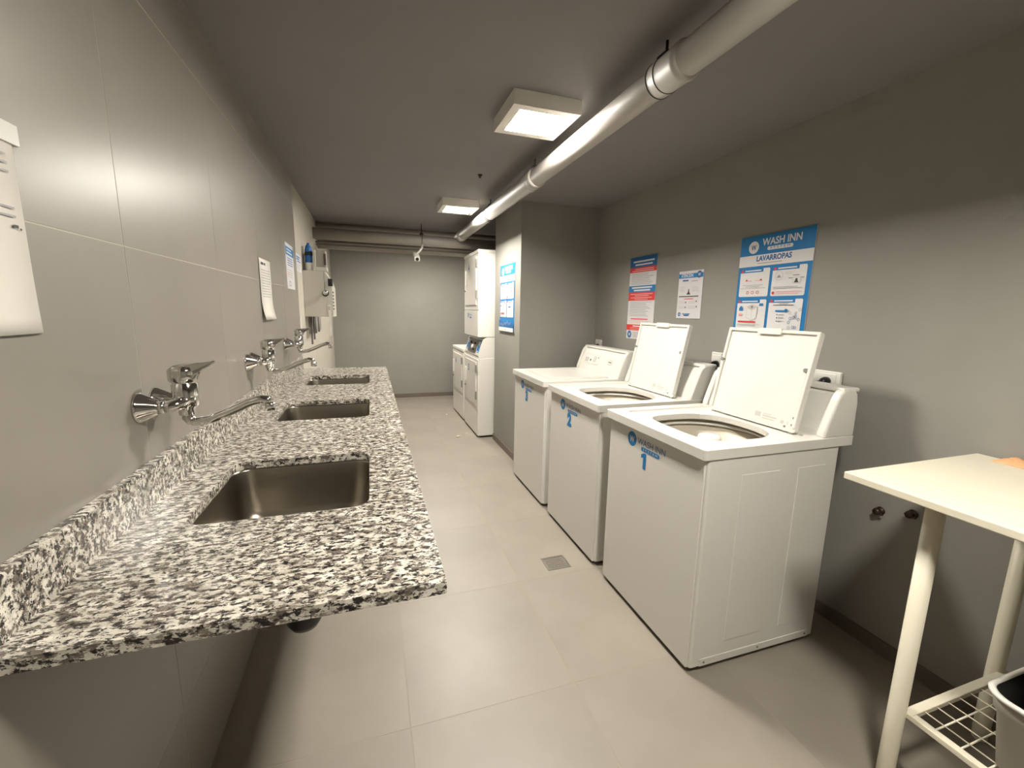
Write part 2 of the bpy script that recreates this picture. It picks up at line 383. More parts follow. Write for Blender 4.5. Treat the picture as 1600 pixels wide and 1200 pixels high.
for i, (y0, y1) in enumerate(SINKS):
    yc = (y0+y1)/2; w = ['undermount stainless sink closest to the granite counter\'s open end', 'middle stainless undermount sink between two others in the granite', 'stainless undermount sink beside the wall cabinet end of the counter'][i]
    t = thing('sink', w, 'sink', ((SX0+SX1)/2, yc, .73), group='steel sinks in the granite counter')
    hx, hy = (SX1-SX0)/2, (y1-y0)/2; b = bmesh.new(); rings = []
    def ring(dx, z, r): return [Vector((x, y, z)) for x, y in rrect(-hx-dx, hx+dx, -hy-dx, hy+dx, r, 8)]
    for dx, z, r in ((.02, .172, .06), (.004, .172, .052), (.002, .165, .05), (-.003, .10, .05), (-.008, .04, .055), (-.014, .022, .058), (-.03, .008, .06), (-.06, .002, .06), (-.10, .0, .05)): rings.append(ring(dx, z, r))
    loft(b, rings, False, True); obj('basin', b, M_STEEL, t)
    b = bmesh.new(); lathe(b, [(.0, .006), (.018, .005), (.03, .003), (.042, .004), (.044, .0005), (.0, 0)], (0, 0, .0), n=28); obj('drain', b, M_CHROME, t)
    # black bottle trap below
    t2 = thing('sink_trap', ['black plastic bottle trap under the sink at the counter\'s open end', 'black plastic bottle trap under the middle sink', 'black plastic bottle trap under the sink near the wall cabinet'][i], 'drain trap', ((SX0+SX1)/2, yc, .50), group='traps under the sinks')
    b = bmesh.new(); lathe(b, [(.0, .0), (.035, .003), (.045, .02), (.045, .13), (.03, .15), (.022, .16), (.022, .232)], n=24); obj('bottle', b, M_BLACK, t2)
    b = bmesh.new(); cyl(b, (-.03, 0, .11), (XL-(SX0+SX1)/2, 0, .11), .02, n=16); obj('outlet_pipe', b, M_BLACK, t2)

def faucet(y, z, label):
    t = thing('faucet', label, 'faucet', (XL, y, z), group='chrome wall taps'); FB = .078
    for s in (-1, 1):
        dy = s*.040
        b = bmesh.new(); lathe(b, [(.035, 0), (.035, .004), (.032, .007), (.017, .036), (.015, .038), (.0149, .04)], (0, dy, 0), (1, 0, 0), 32); e = obj('escutcheon', b, M_CHROME, t)
        b = bmesh.new(); lathe(b, [(.0165, .037), (.0165, .05), (.013, .051)], (0, dy, 0), (1, 0, 0), 6); obj('hex_nut', b, M_CHROME, e)
        b = bmesh.new(); tube(b, [(.048, dy, 0), (.058, dy, .0), (.066, dy*.9, .001), (FB-.004, dy*.7, .003), (FB, dy*.4, .006), (FB, 0, .008)], [.014, .0145, .015, .0155, .016, .016], 18); obj('inlet_arm', b, M_CHROME, t)
    b = bmesh.new(); lathe(b, [(.013, -.030), (.017, -.028), (.018, -.012), (.025, -.006), (.027, .01), (.027, .046), (.024, .049), (.024, .052), (.027, .055), (.027, .078), (.024, .088), (.0, .091)], (FB, 0, 0), (0, 0, 1), 32); body = obj('body', b, M_CHROME, t)
    b = bmesh.new(); q = bmesh.new()
    extrude_poly(q, [(-.027, .052), (.024, .056), (.03, .076), (.066, .096), (.066, .101), (.045, .098), (-.01, .094), (-.027, .084)], lambda a, c, d: V(FB+a, d*(1 if a < .03 else .6), c), -.019, .019)
    bmesh.ops.bevel(q, geom=list(q.edges), offset=.003, segments=2, affect='EDGES'); join(b, q); obj('lever', b, M_CHROME, t)
    b = bmesh.new(); tube(b, [(FB, 0, -.026), (FB, 0, -.036), (FB+.005, 0, -.044), (FB+.018, 0, -.047), (.125, 0, -.043), (.17, 0, -.024), (.21, 0, -.005), (.235, 0, .002), (.25, 0, .000), (.256, 0, -.010)], [.013, .0125, .012, .0115, .011, .0108, .0105, .0105, .0105, .0105], 18); sp = obj('spout', b, M_CHROME, t)
    b = bmesh.new(); lathe(b, [(.0125, -.027), (.0125, -.010), (.0105, -.008)], (.256, 0, 0), (0, 0, 1), 20); obj('aerator', b, M_CHROME, sp)
FZ = CAMH+.97*(1.14-CAMH)
faucet(1.205, FZ+.0, 'chrome wall-mounted lever tap over the sink at the counter\'s open end')
faucet(2.115, FZ-.004, 'chrome wall-mounted lever tap over the middle sink')
faucet(2.985, FZ+.002, 'chrome wall-mounted lever tap over the sink near the wall cabinet')

# ---------------------------------------------------------------- papers on the tiled wall
def sheet(name, label, y0, y1, z0, z1, curl=.0, cat='paper', m=M_PAPER, group=None):
    t = thing(name, label, cat, (XL, y0, z0), group=group)
    w, h = y1-y0, z1-z0; b = bmesh.new(); n = 12
    def pt(i, s, off): zz = i/n; return V(.003+off+curl*max(0, .35-zz)**2*6, s, zz*h)
    a = [[pt(i, 0, .0), pt(i, w/2, .001), pt(i, w, 0), pt(i, w, .0012), pt(i, w/2, .0022), pt(i, 0, .0012)] for i in range(n+1)]
    loft(b, a, True, True); obj('sheet', b, m, t); return t, w, h
p0 = at(50, 521, 0, XL); p1 = at(19, 211, 0, XL)
t, w, h = sheet('notice_sheet', 'white paper notice in a taped plastic sleeve on the tiles left of the nearest tap', p1.y-.22, p1.y-.012, p0.z, p1.z+.005, .002)
pr = Print(t, (.0062, 0, 0), (0, 1, 0), (0, 0, 1))
pr.rects(M_TXT, [(.02, w-.02, h*f, h*f+.003) for f in (.86, .82, .78, .61, .57)]); pr.rects(M_INK, [(w-.028, w-.018, h*.52, h*.535), (w-.016, w-.012, h*.513, h*.523)]); pr.done()
obj('tape', B(.0, .0075, w-.05, w+.012, h-.022, h+.008, bev=.001), mat('clear_tape', (214, 212, 206), .2), t)
pa, pb = at(405, 404, 0, XL), at(426, 498, 0, XL)
t, w, h = sheet('notice_sheet', 'white lined paper notice curling at the bottom above the middle tap', pa.y-.03, pa.y+.215, pb.z, pa.z+.004, .02)
pr = Print(t, (.0058, 0, 0), (0, 1, 0), (0, 0, 1)); pr.rects(M_INK, [(.03, .075, h*.9, h*.94), (.09, .12, h*.9, h*.94)]); pr.lines(M_TXT, .02, w-.02, h*.36, h*.84, 11, rng, .25, .2); pr.done()

def board(name, label, org, right, w, h, th=.005, cat='poster'):
    """a poster panel; org = lower left corner on the wall seen from the room; returns thing + Print (a right, b up from lower left)"""
    t = thing(name, label, cat, org); r = Vector(right); n = r.cross(Vector((0, 0, 1)))
    b = bmesh.new(); extrude_poly(b, [(0, 0), (w, 0), (w, h), (0, h)], lambda a, c, d: r*a+V(0, 0, c)+n*d, 0, th); obj('panel', b, M_BOARD, t)
    return t, Print(t, n*th, right, (0, 0, 1))
# left wall posters (text runs towards +Y)
pa, pb = at(444, 377, 0, XL), at(460, 453, 0, XL); w, h = pb.y-pa.y+.01, pa.z-pb.z
t, pr = board('notice_poster', 'white and blue instruction poster at the end of the tiled wall', (XL, pa.y, pb.z), (0, 1, 0), w, h, .004)
pr.rect(M_BLUE, 0, w, h*.74, h*.92); pr.rects(M_WHITE, [(.03, w-.08, h*.85, h*.88), (.03, w-.05, h*.78, h*.815)])
pr.lines(M_DBLUE, .04, w-.04, h*.50, h*.70, 4, rng, .4, .15); pr.lines(M_TXT, .03, w-.03, h*.24, h*.44, 4, rng, .2, .2); pr.disc(M_PINK, .05, h*.33, .012)
pr.rect(M_TXT, .06, .13, h*.06, h*.17); pr.rect(M_WHITE, .075, .115, h*.08, h*.15); pr.done()
XLF = XL-.012
pa, pb = at(461, 394, 0, XLF), at(471, 427, 0, XLF); w, h = .25, pa.z-pb.z
t, pr = board('notice_poster', 'small white sticker with a blue title on the painted wall by the cabinet', (XLF, pa.y, pb.z), (0, 1, 0), w, h, .003)
pr.rects(M_BLUE, [(.02, w-.06, h*.78, h*.86), (.02, w-.1, h*.66, h*.73), (.05, w-.03, h*.54, h*.6)]); pr.lines(M_TXT, .03, w-.03, h*.1, h*.42, 4, rng, .2, .3); pr.done()

# ---------------------------------------------------------------- wall cabinet and its neighbours on the painted wall
CY = 4.0
t = thing('wall_cabinet', 'cream metal control cabinet on the painted wall above the counter end', 'cabinet', (XLF, CY, 1.3))
s_ = .975
obj('body', B(0, .17, 0, .36, 0, .378, bev=.004), M_CAB, t)
b = bmesh.new(); extrude_poly(b, [(.17, .0), (.222, .0), (.222, .25), (.205, .31), (.17, .37)], lambda a, c, d: V(a, d, c), .0, .36); dr = obj('door', b, M_CAB, t)
obj('black_latch', B(.192, .226, -.006, .05, .255, .315, bev=.004), M_BLACK, t)
for k in range(6): obj('vent_slot', B(.2205, .2245, .01, .12, .06+k*.028, .072+k*.028), M_DARK, dr)
b = bmesh.new(); lathe(b, [(.0, .03), (.014, .027), (.021, .016), (.023, 0)], (.168, 0, .2), (0, -1, 0), 24); kb = obj('knob', b, M_CHROME, t)
b = bmesh.new(); lathe(b, [(.026, .009), (.027, .0), (.02, 0)], (.168, 0, .195), (0, -1, 0), 24); obj('knob_base', b, M_BLACK, kb)
b = bmesh.new(); cyl(b, (.165, -.006, .21), (.165, -.006, .375), .0025, n=8); obj('cable', b, M_GREY, t)
tg = tag(obj('paper_tag', B(-.008, .012, -.003, -.001, -.16, .10), M_PAPER, None, (XLF+.192, CY, 1.3)), 'narrow white paper strip hanging off the front of the wall cabinet', 'tag')
pr = Print(tg, (-.008, -.0031, 0), (1, 0, 0), (0, 0, 1)); pr.rect(M_GREY, .003, .015, .06, .085); pr.rect(M_WHITE, .006, .012, .065, .08); pr.done()
t = thing('junction_box', 'cream open-fronted junction box standing on the wall cabinet', 'box', (XLF+.10, CY, 1.678))
obj('back_plate', B(-.004, .006, 0, .14, 0, .17, bev=.002), M_CAB, t)
obj('base', B(0, .09, 0, .14, 0, .03, bev=.002), M_CAB, t)
obj('cover', B(.006, .082, .02, .13, .03, .165, bev=.004), M_PVCD, t)
obj('side_slot', B(.066, .083, .016, .03, .05, .14), mat('rust_brown', (70, 52, 46), .7), t)
t = thing('spray_bottle', 'blue and white bottle with a black band on top of the cabinet', 'bottle', (XLF+.05, CY+.05, 1.678))
b = bmesh.new(); lathe(b, [(.0, 0), (.027, 0), (.028, .01), (.028, .06), (.027, .065)], n=24); obj('lower_label', b, M_PLAS, t)
b = bmesh.new(); lathe(b, [(.027, .064), (.028, .07), (.028, .17), (.02, .20), (.011, .21), (.011, .222), (.0, .222)], n=24); obj('bottle', b, M_DBLUE, t)
b = bmesh.new(); lathe(b, [(.029, .122), (.031, .124), (.031, .148), (.029, .15)], n=24); obj('band', b, M_BLACK, t)
tag(obj('switch_plate', B(0, .012, 0, .16, 0, .19, bev=.003), M_CAB, None, (XLF, at(472, 381, 0, XLF).y, 1.69)), 'flat cream plate on the painted wall beside the blue bottle', 'plate')
# bundle below the cabinet
t = thing('cable_tray', 'grey cable tray with thin conduits dropping below the wall cabinet', 'cable tray', (XLF, 4.2, 1.10))
obj('plate', B(0, .012, 0, .9, .045, .205), M_PVCD, t)
for k, (yy, z0) in enumerate(((.04, -.05), (.22, -.02), (.36, .03), (.62, .03))):
    b = bmesh.new(); cyl(b, (.018, yy, z0), (.018, yy, .2), .008, n=10); obj('conduit', b, M_GREY, t)
tag(obj('cable_duct', B(0, .014, 0, .03, 0, .19, bev=.002), M_PLAS, None, (XLF, YT+.01, 1.12)), 'short white plastic cable duct at the edge of the tiles', 'duct')

# ================================================================== WASHING MACHINES
WW = .66; WX = 1.12
PROF = [(.552, .905), (.556, .93), (.575, .985), (.603, 1.06), (.615, 1.082), (.635, 1.098), (.66, 1.104), (.69, 1.099), (.708, 1.08), (.716, 1.04), (.717, .905)]
def washer(y0, digit, is_open, label):
    t = thing('washing_machine', label, 'washing machine', (WX, y0, 0), group='top-loading washers')
    b = bmesh.new(); loft(b, [[Vector((x, y, z)) for x, y in rrect(.004+d_, .652-d_, d_, WW-d_, .012, 4)] for d_, z in ((.008, .018), (.0, .026), (.0, .87), (.006, .87), (.006, .03))], True, True, smooth=False)
    for f_ in b.faces: f_.smooth = False
    cab = obj('cabinet', b, M_ENAM, t)
    obj('front_panel', B(-.003, .01, .012, WW-.012, .022, .868, bev=.0025), M_ENAM, t)
    obj('plinth', B(.03, .62, .03, WW-.03, .006, .02), M_DARK, t)
    for fx_ in (.05, .6):
        for fy_ in (.06, WW-.06):
            b = bmesh.new(); lathe(b, [(.022, 0), (.022, .008), (.01, .011), (.01, .02)], (fx_, fy_, 0), n=16); obj('foot', b, M_DARK, t)
    # pressed outlines on both sides
    for sy, nn in ((0, -1), (WW, 1)):
        for x0, x1 in ((.16, .345), (.44, .585)):
            b = bmesh.new(); g = .006
            y_a, y_b = (sy-.0022, sy+.001) if nn < 0 else (sy-.001, sy+.0022)
            box(b, x0, x1, y_a, y_b, .11, .80, bev=.0018, seg=1)
            obj('side_panel', b, M_ENAM, t)
        y_a, y_b = (sy-.003, sy+.001) if nn < 0 else (sy-.001, sy+.003)
        obj('side_skirt', B(.05, .62, y_a, y_b, .024, .055, bev=.002), M_ENAM, t)
        for xx in (.07, .34, .60):
            b = bmesh.new(); cyl(b, (xx, sy+nn*.001, .04), (xx, sy+nn*.0045, .04), .0045, n=10); obj('screw', b, M_GREY, t)
    # top with the loading opening
    x0, x1 = -.022, .717; c = (.285, .305)
    hole = []
    for k in range(48):
        a = 2*math.pi*k/48; ca, sa = math.cos(a), math.sin(a)
        n_ = 2.5 if ca > 0 else 4.5
        rr = (abs(ca/.195)**n_+abs(sa/.215)**n_)**(-1/n_); hole.append((c[0]+rr*ca, c[1]+rr*sa))
    outer = rrect(x0, x1, -.006, WW+.006, .012, 3)
    rec = rrect(.055, .53, .05, WW-.05, .03, 4)
    b = bmesh.new(); plate_with_holes(b, outer, [rec], .870, .908)
    bev = [e for e in b.edges if all(abs(v.co.z-.908) < 1e-4 for v in e.verts) and len(e.link_faces) == 2 and any(abs(f.normal.z) < .1 for f in e.link_faces)]
    tp = obj('top_frame', b, M_ENAM, t)
    bv = tp.modifiers.new('bevel', 'BEVEL'); bv.width = .006; bv.segments = 2; bv.limit_method = 'ANGLE'
    b = bmesh.new(); plate_with_holes(b, rrect(.052, .533, .047, WW-.047, .03, 4), [hole], .872, .900); rp = obj('recess_plate', b, M_ENAM, t)
    bv = rp.modifiers.new('bevel', 'BEVEL'); bv.width = .003; bv.segments = 2; bv.limit_method = 'ANGLE'
    # tub
    b = bmesh.new(); lathe(b, [(.262, .866), (.258, .84), (.235, .835), (.232, .815), (.222, .812), (.218, .50), (.19, .46), (.0, .45)], (c[0], c[1], 0), n=48, cap0=False); tb = obj('tub', b, M_TUB, t)
    b = bmesh.new(); lathe(b, [(.235, .842), (.248, .845), (.248, .852), (.226, .856), (.224, .846), (.235, .842)], (c[0], c[1], 0), n=48, cap0=False, cap1=False); obj('balance_ring', b, M_PLAS, tb)
    b = bmesh.new(); lathe(b, [(.15, .46), (.13, .48), (.07, .52), (.05, .60), (.042, .78), (.048, .80), (.049, .84), (.045, .852), (.03, .856), (.012, .85), (.0, .85)], (c[0], c[1], 0), n=32); ag = obj('agitator', b, M_PLAS, t)
    for k in range(4):
        a = k*math.pi/2+.5; b = bmesh.new(); M = Matrix.Translation((c[0], c[1], 0)) @ Matrix.Rotation(a, 4, 'Z'); q = bmesh.new(); extrude_poly(q, [(.03, .48), (.12, .49), (.10, .53), (.06, .58), (.045, .70), (.03, .70)], lambda p_, r_, d: V(p_, d, r_), -.006, .006); join(b, q, M); obj('fin', b, M_PLAS, ag)
    # lid
    ya, yb = .085, .548
    if is_open:
        hp = Vector((.508, 0, .906)); d = Vector((.082, 0, .408)).normalized(); n = Vector((-d.z, 0, d.x)); LEN = .418
        def L(a, c_, dd): return hp+d*c_+V(0, a, 0)+n*dd
    else:
        hp = Vector((.525, 0, .899)); LEN = .455
        def L(a, c_, dd): return hp+V(-c_, a, -dd+.004)
    lid = bmesh.new(); extrude_poly(lid, rrect(ya, yb, 0, LEN, .012, 4), L, -.012, .004)
    ld = obj('lid', lid, M_ENAM, t)
    if is_open:
        b = bmesh.new(); g = .014
        extrude_poly(b, [(ya, .02), (ya, LEN), (yb, LEN), (yb, .02), (yb-g, .02), (yb-g, LEN-g), (ya+g, LEN-g), (ya+g, .02)], L, .003, .014)
        r_ = obj('lid_rim', b, M_ENAM, ld); bv = r_.modifiers.new('bevel', 'BEVEL'); bv.width = .003; bv.segments = 2
        b = bmesh.new(); extrude_poly(b, rrect((ya+yb)/2-.06, (ya+yb)/2+.06, LEN-.022, LEN+.004, .008, 4), L, .002, .017); obj('lid_grip', b, M_ENAM, ld)
        for a0 in (ya+.024, yb-.007):
            b = bmesh.new(); cyl(b, L(a0, LEN*.62, .004), L(a0, LEN*.62, .011 if a0 < .3 else .018), .0085, n=16); obj('bumper', b, M_GREY, ld)
        for a0, cc in ((ya+.02, .03), (ya+.02, .06), (ya+.05, .018)):
            b = bmesh.new(); cyl(b, L(a0, cc, .003), L(a0, cc, .0065), .0045, n=12); obj('screw', b, M_GREY, ld)
        for a0 in (ya+.01, yb-.03):
            b = bmesh.new(); extrude_poly(b, [(a0, -.012), (a0+.02, -.012), (a0+.02, .045), (a0, .045)], L, -.006, .002); obj('hinge', b, M_GREY, ld)
        # faint moulded print on the inner face
        pr = Print(ld, L(yb-.02, .0, .004), V(0, -1, 0), d)
        x = .30
        pr.rects(M_LGREY, [(x-.06, x-.03, .03, .052), (x-.02, x+.02, .047, .051), (x-.02, x+.05, .036, .043), (x-.02, x+.04, .026, .031), (x+.07, x+.085, .026, .04), (x+.1, x+.105, .026, .04)]); pr.done()
    else:
        b = bmesh.new(); extrude_poly(b, rrect(ya+.03, yb-.03, .03, LEN-.03, .02, 4), L, -.014, -.011); obj('lid_crown', b, M_ENAM, ld)
    # small pink sticker on the front left corner of the top
    pr = Print(t, V(-.012, WW-.03, .908), V(0, -1, 0), V(1, 0, 0)); pr.rects(M_PINK, [(.0, .05, .012, .016), (.0, .062, .019, .023), (.01, .055, .026, .03)])
    if not is_open: pr.rect(M_LGREY, .16, .28, .09, .125)
    pr.done()
    # console
    con = bmesh.new(); small = [(x+.012 if x < .66 else x-.002, z-.010 if z > 1.0 else z) for x, z in PROF]
    extrude_poly(con, small, lambda a, c_, dd: V(a, dd, c_), .03, WW-.03); cn = obj('console', con, M_ENAM, t)
    for a0, a1 in ((-.002, .036), (WW-.036, WW+.002)):
        b = bmesh.new(); extrude_poly(b, PROF, lambda a, c_, dd: V(a, dd, c_), a0, a1); o = obj('console_end', b, M_ENAM, cn)
        bv = o.modifiers.new('bevel', 'BEVEL'); bv.width = .01; bv.segments = 3; bv.limit_method = 'ANGLE'; bv.angle_limit = math.radians(50)
    obj('console_back_rail', B(.63, .717, .0, WW, 1.085, 1.103, bev=.006), M_ENAM, cn)
    # fascia print: sloped front between (.575+.012,.985) and (.603+.012,1.05)
    up = (V(.615, 0, 1.05)-V(.587, 0, .985)); up.normalize()
    base = V(.568, 0, .93)+V(.001, 0, 0)
    nrm = V(0, -1, 0).cross(up)
    pr = Print(cn, V(.587, WW-.05, .985)+nrm*.0015, V(0, -1, 0), up)
    pr.rect(M_LGREY, .03, .27, -.022, .058, .006); pr.rect(M_ENAM, .033, .267, -.019, .055, .006)
    pr.rect(M_LGREY, .045, .105, -.012, .028); pr.rects(M_TXT, [(.05+.014*i, .058+.014*i, -.006+.012*j, -.0+.012*j) for i in range(4) for j in range(3)])
    pr.rect(M_INK, .128, .146, .0, .018); pr.rect(M_LGREY, .175, .225, -.004, .045); pr.rect(M_GREY, .24, .252, .03, .045)
    for rx, m_ in ((.0, M_GREY), (.0022, M_ENAM)): pr.poly(m_, [(.43+(.038-rx)*math.cos(2*math.pi*i/28), .02+(.02-rx)*math.sin(2*math.pi*i/28)) for i in range(28)])
    pr.rects(M_GREY, [(.408, .452, .016, .026)]); pr.done()
    # sticker on the front
    pr = Print(t, V(-.003, WW, 0), V(0, -1, 0), V(0, 0, 1))
    a0 = WW-.461
    logo_disc(pr, a0, .815, .034, M_BLUE, M_WHITE)
    pr.text(M_DBLUE, 'WASH INN', a0+.045, .806, .040, align='LEFT', width=.19)
    pr.rect(M_BLUE, a0+.072, a0+.20, .782, .800, .0085); pr.text(M_WHITE, 'S Y S T E M', a0+.136, .7865, .013, align='CENTER', width=.10)
    if digit == '1': pr.poly(M_BLUE, [(a0+.098+x*.001, .704+y*.001) for x, y in ((-6, 0), (14, 0), (14, 72), (-2, 72), (-22, 62), (-22, 46), (-6, 51))])
    else: pr.text(M_BLUE, digit, a0+.098, .705, .100, bold=.007, align='CENTER')
    pr.done()
    return t
washer(1.165, '1', True, 'open-lid washing machine with its bare side facing the cream table')
washer(1.915, '2', True, 'open-lid washing machine standing between the two other washers')
washer(2.665, '3', False, 'white washing machine with closed lid standing next to the column')

# ---------------------------------------------------------------- sockets and plugs on the right wall
def socket(y, z, w, h, label, plab, cord_end):
    t = thing('wall_socket', label, 'socket', (XR, y, z), group='white power sockets behind the washers')
    obj('plate', B(-.012, .002, -w/2, w/2, -h/2, h/2, bev=.004), M_PLAS, t)
    obj('insert', B(-.0145, -.01, -w*.36, w*.36, -h*.36, h*.36, bev=.002), M_PLAS, t)
    q = thing('power_plug', plab, 'plug', (XR-.014, y-.01, z-.008), group='black plugs of the washers')
    b = bmesh.new(); lathe(b, [(.0, -.002), (.019, -.002), (.02, .012), (.016, .026), (.009, .036), (.0, .038)], (0, 0, 0), (-1, 0, 0), 20); obj('plug_body', b, M_BLACK, q)
    b = bmesh.new(); tube(b, [(-.034, 0, 0), (-.05, .012, -.004), (-.062, .045, -.02), (-.06, .08, -.07), (-.05, .1, -.2), (-.05, .1, -.5)], .0055, 10); obj('cord', b, M_BLACK, q)
p = at(1292, 592, 0, XR); socket(p.y, p.z, .135, .075, 'wide white socket behind the console of the washer marked 1', 'black plug in the wide socket behind the washer marked 1', None)
p = at(1121, 566, 0, XR); socket(p.y, p.z, .08, .12, 'white socket between the washers marked 1 and 2', 'black plug in the socket between the washers marked 1 and 2', None)
p = at(936, 539, 0, XR); socket(p.y, p.z, .10, .10, 'white socket in the corner by the column, above the closed-lid washer', 'black plug in the corner socket above the closed-lid washer', None)
pa, pb = at(944, 462, 0, XR), at(958, 484, 0, XR)
tag(obj('blank_plate', B(-.006, .002, -.055, .055, -.06, .06, bev=.003), M_PAINT, None, (XR, (pa.y+pb.y)/2, 1.38+(pa.z+pb.z)/2-1.38)), 'grey painted blank plate on the wall between column and posters', 'plate')

# ================================================================== POSTERS ON THE RIGHT
def big_poster(name, label, org, right, w, h, title):
    t, pr = board(name, label, org, right, w, h)
    r2 = random.Random(11)
    pr.rect(M_BLUE, 0, w, 0, h)
    logo_disc(pr, w*.2, h*.905, w*.075, M_WHITE, M_DBLUE)
    pr.text(M_WHITE, 'WASH INN', w*.32, h*.912, w*.115, bold=.0012, width=w*.52)
    pr.rect(M_WHITE, w*.40, w*.74, h*.868, h*.897, h*.0135); pr.text(M_DBLUE, 'S Y S T E M', w*.57, h*.8755, w*.04, align='CENTER', width=w*.26)
    pr.rect(M_WHITE, 0, w, h*.745, h*.838)
    if title: pr.text(M_DBLUE, title, w*.5, h*.787, w*.085, bold=.0014, align='CENTER', width=w*.48)
    else: pr.rects(M_TXT, [(w*.26, w*.74, h*.785, h*.812)])
    pr.rects(M_TXT, [(w*.28, w*.62, h*.764, h*.770)])
    for (a0, a1, b0, b1, k) in ((.04, .475, .49, .725, 1), (.515, .95, .49, .725, 2), (.04, .475, .215, .465, 3), (.515, .95, .215, .465, 4)):
        pr.rect(M_WHITE, w*a0, w*a1, h*b0, h*b1, .008); pr.rect(M_BLUE, w*a0, w*(a0+.34), h*(b1-.03), h*b1+.0005)
        pr.rects(M_WHITE, [(w*(a0+.07), w*(a0+.31), h*(b1-.02), h*(b1-.010))]); pr.disc(M_RED, w*(a0+.03), h*(b1-.016), w*.018, 12)
    # card 1: two arrows and care signs
    for s, cx in ((1, .18), (-1, .33)):
        pr.rects(M_PINK, [(w*(cx-.05), w*(cx+.05), h*.622, h*.626)]); pr.poly(M_RED, [(w*(cx-s*.05), h*.622), (w*(cx-s*.035), h*.64), (w*(cx-s*.01), h*.628)])
    pr.rects(M_TXT, [(w*.09, w*.4, h*.585, h*.588), (w*.14, w*.35, h*.572, h*.5755), (w*.06, w*.44, h*.56, h*.5625)])
    for i in range(3): pr.ring(M_RED, w*(.18+.075*i), h*.525, w*.022, w*.006, 5)
    # card 2: knob and dispenser
    pr.ring(M_LGREY, w*.61, h*.652, w*.055, w*.006); pr.poly(M_TXT, [(w*.58, h*.635), (w*.64, h*.635), (w*.62, h*.655), (w*.60, h*.655)])
    pr.rects(M_LGREY, [(w*.69, w*.82, h*.672, h*.675), (w*.69, w*.79, h*.66, h*.663)]); pr.rects(M_INK, [(w*.79, w*.87, h*.645, h*.649), (w*.74, w*.79, h*.625, h*.629), (w*.88, w*.93, h*.625, h*.629)])
    pr.rect(M_LGREY, w*.79, w*.89, h*.585, h*.632, .004); pr.rect(M_WHITE, w*.795, w*.885, h*.588, h*.629, .003); pr.poly(M_INK, [(w*.81, h*.59), (w*.87, h*.59), (w*.855, h*.605), (w*.85, h*.622), (w*.83, h*.622), (w*.825, h*.605)])
    pr.rects(M_TXT, [(w*.55, w*.87, h*.56, h*.563), (w*.55, w*.92, h*.548, h*.552)]); pr.disc(M_RED, w*.555, h*.515, w*.018, 12); pr.rects(M_PINK, [(w*.6, w*.92, h*.522, h*.526), (w*.6, w*.88, h*.508, h*.512)])
    # card 3: machine drawing
    pr.poly(M_LGREY, [(w*.2, h*.40), (w*.28, h*.375), (w*.36, h*.40), (w*.36, h*.31), (w*.28, h*.285), (w*.2, h*.31)]); pr.poly(M_WHITE, [(w*.205, h*.396), (w*.278, h*.372), (w*.278, h*.29), (w*.205, h*.313)]); pr.poly(M_WHITE, [(w*.283, h*.372), (w*.355, h*.396), (w*.355, h*.313), (w*.283, h*.29)])
    pr.poly(M_LGREY, [(w*.2, h*.402), (w*.28, h*.377), (w*.36, h*.402), (w*.28, h*.425)]); pr.disc(M_GREY, w*.28, h*.402, w*.015, 10)
    pr.rect(M_BLUE, w*.08, w*.14, h*.37, h*.395, .002); pr.disc(M_BLUE, w*.11, h*.398, w*.018, 10); pr.rect(M_BLUE, w*.385, w*.44, h*.41, h*.432, .003); pr.rect(M_PINK, w*.08, w*.14, h*.325, h*.345, .002)
    pr.rect(M_RED, w*.08, w*.35, h*.268, h*.281, .003); pr.rects(M_TXT, [(w*.07, w*.42, h*.25, h*.253), (w*.07, w*.36, h*.24, h*.243)])
    # card 4: price lines and hexagons
    pr.rects(M_INK, [(w*.58, w*.85, h*.415, h*.419), (w*.66, w*.78, h*.428, h*.431)]); pr.rect(M_BLUE, w*.62, w*.78, h*.362, h*.376, .003); pr.disc(M_DBLUE, w*.76, h*.372, w*.022, 12)
    for i in range(3): pr.disc(M_INK, w*.65, h*(.34-.026*i), w*.007, 8); pr.rects(M_TXT, [(w*.67, w*.74, h*(.338-.026*i), h*(.343-.026*i))])
    for i in range(12): pr.ring(M_DBLUE if i % 2 else M_TXT, w*(.80+.14*r2.random()), h*(.235+.15*r2.random()), w*.018, w*.005, 6)
    # lower wave
    pr.poly(M_DBLUE, [(0, h*.065), (w, h*.065), (w, h*.12), (w*.75, h*.16), (w*.5, h*.12), (w*.25, h*.15), (0, h*.17)])
    for i in range(8): pr.ring(M_WHITE, w*(.1+.1*i), h*(.09+.06*r2.random()), w*.025, w*.006, 6)
    pr.rect(M_WHITE, 0, w, 0, h*.06); pr.disc(M_BLUE, w*.5, h*.03, w*.018, 12); pr.done()
    return t
tl, tr_ = at(1161, 373, 0, XR), at(1279, 352, 0, XR); hgt = .62
big_poster('instruction_poster', 'large blue instruction poster titled LAVARROPAS behind the open washer lid', (XR, tl.y, tl.z-hgt), (0, -1, 0), tl.y-tr_.y, hgt, 'LAVARROPAS')
tl, bl = at(783, 416.5, 0, XC), at(782.5, 516, 0, XC)
big_poster('instruction_poster', 'blue and white instruction poster on the side of the column', (XC, tl.y, bl.z), (0, -1, 0), .45, tl.z-bl.z, None)
